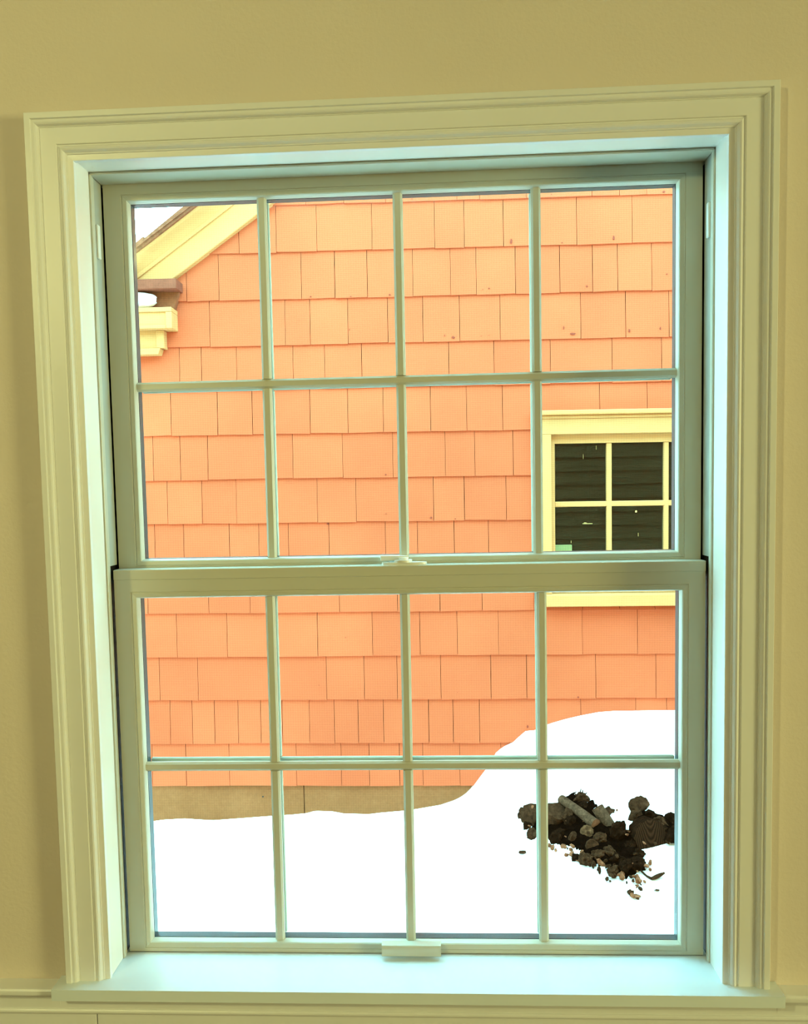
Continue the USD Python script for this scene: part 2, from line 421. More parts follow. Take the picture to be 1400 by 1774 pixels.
def hmap(m):
    v = np.array(m.vertices)
    m.vertices = np.stack([v[:, 0], Y0 + YA * v[:, 0] - v[:, 1], v[:, 2] + SL_ * v[:, 0]], 1)
    m.invert()
    return m


def hb(u0, u1, d0, d1, w0, w1, c=0.0):
    """box in the house's own directions: along the wall, out of the wall, up"""
    return hmap(bx(u0, u1, d0, d1, w0, w1, c))


CO = {1: 2.9352, 2: 2.7278, 3: 2.5194, 4: 2.3152, 5: 2.1177, 6: 1.9141, 7: 1.7093, 8: 1.5069, 9: 1.298, 10: 1.0891, 11: 0.8825, 12: 0.6764, 13: 0.4684, 14: 0.2653}
JO = {1: [-0.309, -0.121, 0.197, 0.297, 0.504, 0.793, 0.914, 1.032], 2: [-0.618, -0.435, -0.186, 0.095, 0.227, 0.401, 0.726, 0.97], 3: [-0.886, -0.51, -0.358, -0.211, -0.006, 0.163, 0.278, 0.453, 0.65, 0.795, 0.906, 1.056], 4: [-0.934, -0.589, -0.475, -0.303, -0.123, 0.036, 0.201, 0.383, 0.742, 0.941, 1.133], 5: [-1.081, -0.979, -0.817, -0.558, -0.414, -0.245, 0.15, 0.353, 0.606, 0.881, 1.101], 6: [-1.129, -0.913, -0.752, -0.486, -0.313, -0.152, 0.064, 0.227, 0.389, 0.825], 7: [-1.22, -1.093, -0.965, -0.571, -0.342, -0.112, 0.127, 0.261, 0.435], 8: [-1.161, -0.999, -0.839, -0.464, -0.285, 0.07, 0.211, 0.402], 9: [-1.092, -0.878, -0.74, -0.603, -0.414, -0.153, -0.006, 0.162, 0.319], 10: [-1.272, -0.984, -0.79, -0.373, -0.104, 0.092, 0.286, 0.524], 11: [-1.141, -0.904, -0.479, -0.223, -0.003, 0.17, 0.359, 0.743, 0.994], 12: [-1.231, -1.049, -0.443, -0.266, -0.112, 0.09, 0.322, 0.487, 0.804, 1.078], 13: [-1.188, -1.083, -0.977, -0.865, -0.758, -0.656, -0.528, -0.411, -0.299, -0.18, 0.031, 0.145, 0.267, 0.529, 0.735, 0.987], 14: [-1.283, -1.121, -0.914, -0.596, -0.383, -0.252, -0.109, -0.0, 0.172, 0.365]}
CH = [[0.8883, 2.7527, 0.0072, 0.018], [0.6607, 2.7379, 0.0041, 0.0041], [0.7687, 2.5452, 0.0062, 0.0072], [1.1224, 2.59, 0.0036, 0.0051], [0.7077, 2.3367, 0.0205, 0.0113], [0.6659, 2.3646, 0.0031, 0.0128], [0.9564, 2.3459, 0.0072, 0.0144], [1.0937, 2.3527, 0.0062, 0.0113], [1.1069, 2.9458, 0.0103, 0.0072], [0.6155, 2.9475, 0.0031, 0.0062], [0.4356, 2.7485, 0.008, 0.0174], [0.3351, 2.5458, 0.006, 0.005], [0.3062, 2.5417, 0.003, 0.003], [0.1715, 2.3328, 0.012, 0.01], [0.1329, 2.3432, 0.002, 0.009], [0.3311, 2.3389, 0.0025, 0.003], [0.2963, 2.3358, 0.0025, 0.002], [-0.0026, 2.9456, 0.0045, 0.004], [-0.469, 2.5281, 0.006, 0.0045], [-0.2875, 2.5239, 0.006, 0.0045], [-0.1108, 2.5279, 0.009, 0.006], [-0.2968, 2.3781, 0.003, 0.005], [-0.486, 2.0714, 0.0021, 0.0026], [-0.1463, 1.7211, 0.0072, 0.0062], [-0.1485, 1.5425, 0.0031, 0.0036], [-0.4194, 1.4997, 0.0082, 0.0082], [0.0583, 1.5214, 0.0072, 0.0103], [0.1683, 1.5148, 0.0041, 0.0051], [-0.3483, 0.9703, 0.0021, 0.0046], [-0.4785, 0.746, 0.0026, 0.0026], [0.4887, 0.5459, 0.0072, 0.0103], [0.7222, 0.6826, 0.0056, 0.0082], [0.1663, 0.7088, 0.0021, 0.0026]]
SIL = [[-1.3045, 0.0953], [-1.246, 0.1038], [-1.141, 0.1095], [-1.0059, 0.1], [-0.8705, 0.1093], [-0.7233, 0.1198], [-0.6255, 0.1255], [-0.5522, 0.1325], [-0.5154, 0.1435], [-0.4304, 0.1405], [-0.3821, 0.1303], [-0.261, 0.1259], [-0.2003, 0.1331], [-0.1011, 0.1412], [-0.0492, 0.147], [0.0775, 0.1685], [0.1499, 0.1927], [0.1922, 0.2171], [0.2226, 0.2476], [0.2773, 0.3209], [0.3226, 0.3775], [0.3411, 0.4197], [0.3748, 0.4457], [0.4162, 0.4665], [0.4473, 0.4951], [0.4783, 0.5211], [0.4886, 0.5273], [0.509, 0.5208], [0.5322, 0.5301], [0.589, 0.5544], [0.6606, 0.5747], [0.7371, 0.5922], [0.8185, 0.607], [0.8896, 0.6115], [0.991, 0.612], [1.1704, 0.6127]]


house = thing('neighbor_house', 'orange shingled gable house with cream trim across the snow', 'house')
UC, UE, PK = -1.36, 4.5, 1.57                    # corners and peak along the wall
RK = .70                                          # rake slope


def rake_low(u):
    return 2.7498 + RK * (u + .894) if u <= PK else 2.7498 + RK * (PK + .894) - RK * (u - PK)


# body behind the shingles
wl, wr = rake_low(UC) + .1, rake_low(UE) + .1
WU0, WU1, WV0, WV1 = .604, 1.400, 1.19, 1.925   # window hole
body = Polygon([(UC, -.6), (UE, -.6), (UE, wr), (PK, rake_low(PK) + .1), (UC, wl)], [[(WU0, WV0), (WU1, WV0), (WU1, WV1), (WU0, WV1)]])
front = sweep([(0, 0), (1, 0), (1, 1), (0, 1)], lambda s, h: (s, h, 0), lambda s, h: (s, h, 1))
front = trimesh.creation.extrude_polygon(body, .05, engine='earcut')
v = np.array(front.vertices)
front.vertices = np.array([hp(a, b, -.012 - c) for a, b, c in v])
front.invert()
part('sheathing', front, M_BACK, house)
part('side_wall', cat_([hb(UC, UC + .05, -6.0, -.07, -.6, wl - .12), hb(UE - .05, UE, -6.0, -.07, -.6, wl - .12), hb(UC, UE, -6.05, -6.0, -.6, wl)]), M_SHINGLE, house)
roof_l = sweep([(0, 0), (1, 0), (1, 1), (0, 1)], lambda s, h: hp(-1.39 + s * (PK + 1.39), rake_low(-1.39 + s * (PK + 1.39)) + .19 + .022 * h, .135), lambda s, h: hp(-1.39 + s * (PK + 1.39), rake_low(-1.39 + s * (PK + 1.39)) + .19 + .022 * h, -6.1))
roof_r = sweep([(0, 0), (1, 0), (1, 1), (0, 1)], lambda s, h: hp(PK + s * 3.4, rake_low(PK + s * 3.4) + .19 + .022 * h, .135), lambda s, h: hp(PK + s * 3.4, rake_low(PK + s * 3.4) + .19 + .022 * h, -6.1))
part('roof_slope', roof_l, M_ROOF, house)
part('roof_slope', roof_r, M_ROOF, house)
# roof shingle ends along the rake
rng = random.Random(5)
u = -1.39
while u < PK:
    du = .16 + rng.random() * .08
    a, b = u, min(u + du, PK)
    t0, t1 = .010 + rng.random() * .004, .016 + rng.random() * .009
    m = sweep([(0, 0), (1, 0), (1, 1), (0, 1)], lambda s, h: hp(a + s * (b - a), rake_low(a + s * (b - a)) + .206 + h * (t0 + (t1 - t0) * s) - .004, .142 + .006 * rng.random()), lambda s, h: hp(a + s * (b - a), rake_low(a + s * (b - a)) + .206 + h * (t0 + (t1 - t0) * s) - .004, -.25))
    part('roof_shingle', m, M_ROOF, house)
    u = b
# rake board and crown moulding
RB = [(0, 0), (.0, .040), (.004, .043), (.118, .043), (.118, 0)]
RC = [(.115, 0), (.115, .052), (.124, .056), (.133, .056), (.137, .060), (.147, .066), (.160, .078), (.170, .092), (.176, .104), (.180, .112), (.188, .118), (.203, .121), (.203, 0)]
ub = -1.0775 - .013
for nm, P, ua in (('rake_board', RB, None), ('rake_crown', RC, None)):
    # the foot is cut level, on top of the eave return
    def f0(s, h):
        uu = (2.6035 - s - 2.7498) / RK - .894
        return hp(max(uu, -1.75), rake_low(max(uu, -1.75)) + s, h)
    m = sweep(P, f0, lambda s, h: hp(PK, rake_low(PK) + s, h))
    part(nm, m, M_CREAM, house, 30)
    m = sweep(P, lambda s, h: hp(PK, rake_low(PK) + s, h), lambda s, h: hp(PK + 3.4, rake_low(PK + 3.4) + s, h))
    part(nm, m, M_CREAM, house, 30)
# eave return
ret = group_part('eave_return', house)
UL = -1.47
part('return_cap', hb(UL, -1.052, .0, .115, 2.557, 2.600, .002), M_BROWN, ret)
cp = [(UL, 2.479), (-1.089, 2.479), (-1.0615, 2.557), (UL, 2.557)]
part('return_skirt', sweep(cp, lambda s, h: hp(s, h, 0.0), lambda s, h: hp(s, h, .040)), M_TAN, ret)
part('cornice', hb(UL, -1.0865, 0, .092, 2.388, 2.4785, .002), M_CREAM, ret)
part('cornice_strip', hb(UL, -1.0815, 0, .101, 2.4590, 2.4795, .002), M_CREAM, ret)
part('cornice_strip', hb(-1.1085, -1.0815, 0, .101, 2.3865, 2.4585, .002), M_CREAM, ret)
part('cornice_strip', hb(UL, -1.1090, 0, .099, 2.3865, 2.4010, .002), M_CREAM, ret)
part('frieze', hb(UL, -1.1405, 0, .050, 2.306, 2.388, .002), M_CREAM, ret)
part('frieze_end', hb(-1.1690, -1.1335, 0, .057, 2.306, 2.3862, .002), M_CREAM, ret)
bp = [(UL, 2.279), (-1.161, 2.279), (-1.1515, 2.3055), (UL, 2.3055)]
part('bed_moulding', sweep(bp, lambda s, h: hp(s, h, 0), lambda s, h: hp(s, h, .062)), M_CREAM, ret)


# ------------------------------------------------------------------ shingles
def shingle(u0, u1, c, ctop, r, rr):
    """a tapered shingle: thick butt below, thin top under the next course"""
    t = .0128 + rr.random() * .0028
    sk0, sk1 = (rr.random() - .5) * .004, (rr.random() - .5) * .004
    n = 3
    us = np.linspace(u0, u1, n)
    V = []
    for i, uu in enumerate(us):
        q = c + sk0 + (sk1 - sk0) * i / (n - 1) + (rr.random() - .5) * .0016
        V += [(uu, q, .0045), (uu, q + .0008, t), (uu, ctop + .005, .0038), (uu, ctop + .005, 0)]
    V = np.array([hp(a, b, d) for a, b, d in V])
    Fc = []
    for i in range(n - 1):
        k, l = 4 * i, 4 * (i + 1)
        for j in range(4):
            jj = (j + 1) % 4
            Fc += [(k + j, l + j, l + jj), (k + j, l + jj, k + jj)]
    Fc += [(0, 1, 2), (0, 2, 3)]
    e = 4 * (n - 1)
    Fc += [(e, e + 2, e + 1), (e, e + 3, e + 2)]
    m = trimesh.Trimesh(V, Fc, process=False)
    trimesh.repair.fix_normals(m)
    return m


rr = random.Random(11)
EX = (CO[1] - CO[14]) / 13
tops = {k: (CO[k - 1] if k > 1 else CO[1] + EX) for k in CO}
rest = []
for k in sorted(CO):
    c, ct = CO[k], tops[k]
    if k >= 4:
        left = UC + .004
    elif k == 3:
        left = -1.20
    else:
        left = (c - .02 - 2.7498) / RK - .894
    js = list(JO[k])
    # window hole
    lo, hi = .545, 1.46
    blocked = (c < 1.985 and ct > 1.15)
    edges = [left]
    u = js[0]
    head = []
    while u - left > .26:
        u -= .13 + rr.random() * .09
        if u - left > .06:
            head.insert(0, u)
    edges += head + js
    u = js[-1]
    while u < 1.32:
        u += .13 + rr.random() * .10
        edges.append(u)
    for a, b in zip(edges, edges[1:]):
        g = .0012 + rr.random() * .0016
        a_, b_ = a + g * .5, b - g * .5
        cc, cct = c, ct
        if blocked:
            if a_ >= lo and b_ <= hi:
                if k == 6:
                    cc = 1.985
                elif k == 10 and False:
                    pass
                else:
                    if not (k == 10):
                        continue
                    cct = 1.10
            elif a_ < lo < b_:
                if k == 6:
                    part('shingle', shingle(a_, lo - .001, c, ct, 0, rr), M_SHINGLE, house)
                    a_, cc = lo, 1.985
                elif k == 10:
                    part('shingle', shingle(a_, lo - .001, c, ct, 0, rr), M_SHINGLE, house)
                    a_, cct = lo, 1.10
                else:
                    b_ = lo
        part('shingle', shingle(a_, b_, cc, cct, 0, rr), M_SHINGLE, house)
    # the rest of the wall beyond the view
    u = edges[-1]
    while u < UE - .02:
        b = min(u + .13 + rr.random() * .10, UE)
        if not (blocked and u < hi and k not in (6, 10)):
            cc, cct = (1.985 if k == 6 and u < hi else c), (1.10 if k == 10 and u < hi else ct)
            rest.append(shingle(u + .001, b - .001, cc, cct, 0, rr))
        u = b
# higher courses of the gable
for q in range(1, 9):
    c = CO[1] + EX * q
    u = (c - .02 - 2.7498) / RK - .894
    ue = 2 * PK - u
    while u < ue - .1:
        b = min(u + .13 + rr.random() * .10, ue)
        rest.append(shingle(u + .001, b - .001, c, c + EX, 0, rr))
        u = b
part('upper_shingles', cat_(rest), M_SHINGLE, house, kind='stuff')

# paint worn off at the shingle butts
chips = []
rc = random.Random(3)
for u, w, a, b in CH:
    k = min(CO, key=lambda q: (CO[q] - .004 > w) * 9 + abs(CO[q] - w))
    d = .0168 - max(0, (w - CO[k])) * .040
    pts = [(u + .65 * a * (.55 + .6 * rc.random()) * math.cos(t), w + .65 * b * (.55 + .6 * rc.random()) * math.sin(t)) for t in np.linspace(0, 2 * math.pi, 10)[:-1]]
    chips.append(sweep(pts, lambda s, h: hp(s, h, d - .004), lambda s, h, w=w, d=d: hp(s, h, d - (h - w) * .05)))
part('paint_chips', cat_(chips), M_CHIP, house, kind='stuff')

# foundation
for a, b in ((UC - .01, -.5665), (-.5635, UE)):
    part('foundation_block', hb(a, b, -.30, .0005, -.6, CO[14] + .002, .002), M_STUCCO, house)
hole = trimesh.creation.cylinder(.0038, .004, sections=14)
hole.apply_transform(trimesh.transformations.rotation_matrix(math.pi / 2, [1, 0, 0]))
hole.apply_translation(hp(-.7608, .2088, .0006))
part('foundation_hole', hole, M_DARK, house)

# ------------------------------------------------------------------ the neighbour's window
nw = group_part('house_window', house)
part('window_crown', hb(.5235, 1.478, 0, .058, 1.9750, 1.9960, .004), M_CREAM, nw)
part('window_crown', hb(.5290, 1.4725, 0, .040, 1.9600, 1.9752, .004), M_CREAM, nw)
part('window_casing', hb(.5350, 1.4670, 0, .030, 1.8900, 1.9605, .002), M_CREAM, nw)
part('window_casing', hb(.5350, .6040, 0, .030, 1.1655, 1.8902, .002), M_CREAM, nw)
part('window_casing', hb(1.4000, 1.4670, 0, .030, 1.1655, 1.8902, .002), M_CREAM, nw)
part('window_sill', hb(.5266, 1.4754, 0, .062, 1.1110, 1.1655, .004), M_CREAM, nw)
wx = [(.6250, .8596), (.8827, 1.1179), (1.1390, 1.3735)]
wz = [(1.2700, 1.5617), (1.5861, 1.8500)]
SD = -.006
part('sash_frame', cat_([hb(.6040, .6250, -.045, SD, 1.1655, 1.890), hb(1.3735, 1.4, -.045, SD, 1.1655, 1.89), hb(.6250, 1.3735, -.045, SD, 1.85, 1.89), hb(.6250, 1.3735, -.045, SD, 1.1655, 1.27)]), M_CREAM, nw)
part('house_muntin', hb(.8596, .8827, -.040, SD - .002, 1.27, 1.85, .003), M_CREAM, nw)
part('house_muntin', hb(1.1179, 1.1390, -.040, SD - .002, 1.27, 1.85, .003), M_CREAM, nw)
part('house_muntin', hb(.6250, 1.3735, -.040, SD - .003, 1.5617, 1.5861, .003), M_CREAM, nw)
for a, b in wx:
    for c, d in wz:
        part('house_pane', hb(a, b, -.030, -.026, c, d), M_GLASS, nw)
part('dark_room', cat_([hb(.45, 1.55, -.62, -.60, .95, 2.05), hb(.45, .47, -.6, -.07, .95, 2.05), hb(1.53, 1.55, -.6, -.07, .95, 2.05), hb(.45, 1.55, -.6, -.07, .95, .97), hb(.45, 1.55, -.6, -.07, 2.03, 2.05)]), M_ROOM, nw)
part('inner_ledge', hb(.6255, .705, -.055, -.032, 1.271, 1.385), M_LEDGE, nw)
flecks = [(.757, 1.79, .0012, .022), (.816, 1.83, .001, .018), (1.006, 1.43, .0014, .016), (.996, 1.536, .008, .009), (.775, 1.483, .045, .0022), (.765, 1.487, .012, .002), (.70, 1.40, .002, .012)]
part('window_streaks', cat_([hb(a - p / 2, a + p / 2, -.0262, -.0250, b - q / 2, b + q / 2) for a, b, p, q in flecks]), M_LEDGE, nw, kind='stuff')

# ================================================================== snow
#SNOW-BEGIN
def snow_h(x, y):
    """height of the snow: level by the window, drifted up against the house on the right"""
    s = np.array(SIL)
    pk = np.interp(x, np.concatenate([[-9], s[:, 0], [1.6, 2.4, 9]]), np.concatenate([[.08], s[:, 1], [.60, .45, .40]]))
    b = .115 + .02 * (meshkit.fbm(np.stack([x * 1.6, y * 1.6, 0 * x], -1), 3, 2) - .5)
    t = np.clip((y - .80) / (2.05 - .80), 0, 1)
    g = t * t * (3 - 2 * t)
    soft = np.interp(x, [-9, -.2, .15, .6, 1.2, 9], [.12, .125, .20, .5, .6, .4])      # further out the drift is smoother than its crest
    k = np.clip((y - 1.7) / .8, 0, 1)
    top = soft * (1 - k) + pk * k
    h = b + (top - b) * g
    h = h + .010 * (meshkit.fbm(np.stack([x * 7, y * 7, 0 * x], -1), 3, 9) - .5) * np.clip((2.45 - y) / .3, 0, 1)
    for cx, cy, r, d in DENTS:
        h = h - d * np.exp(-((x - cx) ** 2 + (y - cy) ** 2) / (2 * r * r))
    return h


DENTS = [(.541, 1.323, .03, .030), (.726, 1.29, .026, .032), (.52, 1.37, .03, .02), (.623, 1.277, .025, .015)]
#SNOW-END

def sheet(xs, ys, warp):
    gx, gy = np.meshgrid(xs, ys, indexing='ij')
    if warp:                                          # the last row meets the foundation
        gy = np.where(gy > 2.5, np.minimum(gy, Y0 + YA * gx - .0015), gy)
    nx, ny = gx.shape
    i, j = np.meshgrid(np.arange(nx - 1), np.arange(ny - 1), indexing='ij')
    q = np.stack([i * ny + j, (i + 1) * ny + j, (i + 1) * ny + j + 1, i * ny + j + 1], -1).reshape(-1, 4)
    q = np.vstack([q[:, [0, 1, 2]], q[:, [0, 2, 3]]])
    return trimesh.Trimesh(np.stack([gx, gy, snow_h(gx, gy)], -1).reshape(-1, 3), q, process=False)


s1 = sheet(np.concatenate([[-9, -6, -4.4, -3.4, -2.9], np.arange(-2.6, 2.2, .02), [2.3, 2.6, 3.2, 3.8, UE]]), np.concatenate([np.arange(.205, 2.50, .02), [2.515, 2.60]]), True)
s2 = sheet(np.array([-9, -6, -4, -3, -2.4, -1.9, -1.6, UC - .012]), np.array([2.5, 2.8, 3.2, 4, 5, 8, 12]), False)
tag(part('snow_cover', cat_([s1, s2]), M_SNOW, None, True), 'deep white snow over the ground, banked up against the orange house', 'snow', None, 'stuff')

# snow lying on the eave return
bl = trimesh.creation.icosphere(4, 1.0)
v = np.array(bl.vertices)
dd = meshkit.fbm(v * 2.3 + 7, 3, 4)[:, None] - .5
v = v * (1 + .25 * dd)
v = np.sign(v) * np.abs(v) ** .75
bl.vertices = np.array([hp(-1.309 + a * .158, 2.5175 + c * .0375, .072 + b * .030) for a, b, c in v])
trimesh.repair.fix_normals(bl)
tag(part('snow_cap', bl, M_SNOW, None, True), 'small rounded snow cap on the cream eave return at upper left', 'snow')

# ================================================================== wood pile half buried in the bank
PILE = [
    ('chunk', 0.395, 1.908, 0.380, 0.0251),
    ('round', 0.432, 1.863, 0.389, 0.0453),
    ('ridge', 0.507, 1.794, 0.407, 0.0473),
    ('top', 0.605, 1.812, 0.470, 0.0331),
    ('chunk', 0.602, 1.770, 0.463, 0.0200),
    ('grey', 0.665, 1.696, 0.448, 0.0366),
    ('chunk', 0.688, 1.740, 0.451, 0.0255),
    ('chunk', 0.699, 1.619, 0.422, 0.0389),
    ('cap', 0.801, 1.743, 0.477, 0.0371),
    ('brown', 0.776, 1.701, 0.453, 0.0283),
    ('disc', 0.798, 1.600, 0.423, 0.0582),
    ('chunk', 0.829, 1.689, 0.455, 0.0254),
    ('chunk', 0.858, 1.652, 0.450, 0.0253),
    ('chunk', 0.898, 1.667, 0.444, 0.0296),
    ('chunk', 0.878, 1.583, 0.426, 0.0361),
    ('pale', 0.598, 1.652, 0.412, 0.0240),
    ('stub', 0.548, 1.660, 0.389, 0.0240),
    ('rnd', 0.601, 1.590, 0.388, 0.0232),
    ('tan', 0.511, 1.644, 0.362, 0.0139),
    ('chunk', 0.499, 1.692, 0.375, 0.0308),
    ('chunk', 0.547, 1.569, 0.353, 0.0231),
    ('chunk', 0.571, 1.539, 0.360, 0.0257),
    ('tan', 0.616, 1.518, 0.357, 0.0188),
    ('chunk', 0.681, 1.522, 0.363, 0.0311),
    ('chunk', 0.657, 1.562, 0.376, 0.0299),
    ('chunk', 0.738, 1.502, 0.361, 0.0311),
    ('chunk', 0.753, 1.540, 0.379, 0.0259),
    ('chunk', 0.649, 1.487, 0.343, 0.0241),
    ('tan', 0.679, 1.468, 0.337, 0.0160),
    ('tan', 0.727, 1.450, 0.333, 0.0187),
    ('chunk', 0.417, 1.772, 0.355, 0.0272),
    ('chunk', 0.403, 1.828, 0.365, 0.0189),
    ('tan', 0.743, 1.635, 0.413, 0.0194),
    ('chunk', 0.635, 1.615, 0.402, 0.0275),
    ('chunk', 0.553, 1.718, 0.413, 0.0282),
    ('chunk', 0.613, 1.704, 0.433, 0.0211),
    ('chunk', 0.543, 1.755, 0.433, 0.0257),
    ('chunk', 0.728, 1.579, 0.395, 0.0233),
    ('chunk', 0.855, 1.617, 0.441, 0.0196),
    ('flake', 0.705, 1.393, 0.302, 0.0171),
    ('flake', 0.778, 1.406, 0.315, 0.0080),
    ('chunk', 0.696, 1.481, 0.364, 0.0229),
    ('chunk', 0.615, 1.550, 0.375, 0.0231),
    ('flake', 0.372, 1.712, 0.309, 0.0170),
]
GAP_OUTLINE = [[0.359, 1.968], [0.416, 1.937], [0.492, 1.87], [0.535, 1.874], [0.582, 1.886], [0.639, 1.839], [0.665, 1.767], [0.702, 1.751], [0.712, 1.676], [0.738, 1.663], [0.766, 1.768], [0.832, 1.768], [0.838, 1.712], [0.928, 1.685], [0.895, 1.57], [0.845, 1.569], [0.773, 1.557], [0.759, 1.476], [0.719, 1.436], [0.665, 1.463], [0.605, 1.498], [0.535, 1.557], [0.551, 1.595], [0.467, 1.654], [0.425, 1.734], [0.396, 1.827]]


def to_thing(m, centre):
    m = m.copy()
    m.apply_translation(-np.asarray(centre))
    return m


def lump(seed, r, squash=(1, 1, 1), rough=.55, sub=3):
    m = trimesh.creation.icosphere(sub, 1.0)
    v = np.array(m.vertices)
    rg = np.random.default_rng(seed)
    for _ in range(9):                                # broken facets
        n = rg.normal(size=3)
        n /= np.linalg.norm(n)
        c = rg.uniform(.55, .95)
        d = v @ n
        v = v - np.maximum(d - c, 0)[:, None] * n
    f = (meshkit.fbm(v * 2.6 + seed * 3.1, 4, seed) - .5)[:, None]
    v = v * (1 + rough * f) * np.array(squash)
    q = trimesh.transformations.random_rotation_matrix(rg.random(3))[:3, :3]
    m.vertices = (v @ q.T) * r
    return m


def log_mesh(a, b, r0, r1, seed, seg=22, ridges=.10):
    """bark-covered log from a to b (open ended), and its two cut faces"""
    a, b = np.array(a, float), np.array(b, float)
    ax = (b - a) / np.linalg.norm(b - a)
    u = np.cross(ax, [0, 0, 1.0])
    u /= np.linalg.norm(u)
    w = np.cross(u, ax)
    rg = np.random.default_rng(seed)
    th = np.linspace(0, 2 * math.pi, seg, endpoint=False)
    prof = 1 + ridges * rg.uniform(-1, 1, seg)
    rings, K = [], 7
    for k in range(K):
        t = k / (K - 1)
        c = a + (b - a) * t + (u * rg.uniform(-1, 1) + w * rg.uniform(-1, 1)) * r0 * .04
        r = (r0 + (r1 - r0) * t) * prof * (1 + .03 * rg.uniform(-1, 1, seg))
        rings.append(c + np.outer(r * np.cos(th), u) + np.outer(r * np.sin(th), w))
    v = np.vstack(rings)
    f = []
    for k in range(K - 1):
        for i in range(seg):
            j = (i + 1) % seg
            f += [(k * seg + i, k * seg + j, (k + 1) * seg + j), (k * seg + i, (k + 1) * seg + j, (k + 1) * seg + i)]
    side = trimesh.Trimesh(v, f, process=False)
    trimesh.repair.fix_normals(side)
    ends = []
    for ring, n in ((rings[0], -ax), (rings[-1], ax)):
        c = ring.mean(0)
        inner = c + (ring - c) * .55 + n * r0 * .05
        vv = np.vstack([ring, inner, [c + n * r0 * .03]])
        ff = []
        for i in range(seg):
            j = (i + 1) % seg
            ff += [(i, j, seg + j), (i, seg + j, seg + i), (seg + i, seg + j, 2 * seg)]
        e = trimesh.Trimesh(vv, ff, process=False)
        if (e.face_normals.mean(0) @ n) < 0:
            e.invert()
        ends.append(e)
    return side, ends


DARKS = {0: 'dark chunk at the far left tip of the wood pile in the snow', 4: 'dark chunk tucked directly under the ragged clump topping the pile',
         6: 'small dark chunk just behind the greyish split log piece', 7: 'large dark chunk midway between the diagonal log and the big round log end',
         11: 'dark chunk directly above the big round log end on the right', 12: 'dark chunk at the upper right shoulder of the big round log end',
         13: 'upper of the dark chunks at the right end of the pile', 14: 'lower, bigger dark chunk at the right end of the pile',
         19: 'blackish chunk directly below the broad ridged log stub', 20: 'dark chunk at the lower left corner of the pile, by bare snow',
         21: 'dark chunk second from the left along the bottom edge of the pile', 23: 'biggest dark chunk in the low middle of the pile',
         24: 'dark chunk to the right of the small smooth round log end', 25: 'dark chunk at the lower right, above the pinkish scrap',
         26: 'dark chunk directly below the left rim of the big round log end', 27: 'lowest dark chunk hanging at the bottom of the pile',
         30: 'dark chunk below the rounded stub at the left of the pile', 31: 'small dark chunk left of and below the rounded left stub',
         33: 'dark chunk just above the small smooth round log end', 34: 'dark chunk half under the middle of the diagonal log',
         35: 'small dark chunk close beside the lower tip of the diagonal log', 36: 'dark chunk between the ridged stub and the upper tip of the diagonal log',
         37: 'dark chunk squeezed beneath the big round log end at its lower left', 38: 'small dark chunk touching the right rim of the big round log end',
         41: 'small dark chunk at the bottom, between two larger dark chunks', 42: 'dark chunk directly beneath the small smooth round log end'}
TANS = {18: 'small tan scrap at the lower left, under the blackish chunk', 22: 'tan splintered scrap at the bottom edge, centre left of the pile',
        28: 'orange tan scrap at the bottom edge of the pile, on bare snow', 29: 'pinkish tan scrap at the lower right end, next to the curved twig',
        32: 'pale tan scrap against the upper left rim of the big round log end'}
SPECIAL = {'round': ('log_end', 'rounded dark brown log stub at the left end of the wood pile', 'log'),
           'ridge': ('log_end', 'broad ridged brown log stub just left of the slim diagonal log', 'log'),
           'top': ('bark_clump', 'ragged spiky bark clump at the very top of the wood pile', 'wood'),
           'grey': ('split_log', 'greyish split log piece just right of the slim diagonal log', 'log'),
           'cap': ('wood_chunk', 'single brown chunk resting on bare snow above the right of the pile', 'wood'),
           'stub': ('wood_chunk', 'brown tan-edged chunk beside the dark hollow at left centre of the pile', 'wood'),
           'brown': ('wood_chunk', 'reddish brown chunk directly below the single chunk on bare snow', 'wood'),
           'disc': ('log_end', 'largest round dark log end facing out at the right of the pile', 'log'),
           'rnd': ('log_end', 'small smooth round grey-brown log end in the centre of the pile', 'log')}
pales = ['pale brown round log end under the lower tip of the diagonal log']
flakes = ['thin tan bark flake lying on the snow below the pile', 'tiny tan flake beside the curved twig on the snow', 'thin brown sliver lying on snow left of the pile']
view = np.array([0, -1.0, .32])
view /= np.linalg.norm(view)
np_, nf = 0, 0
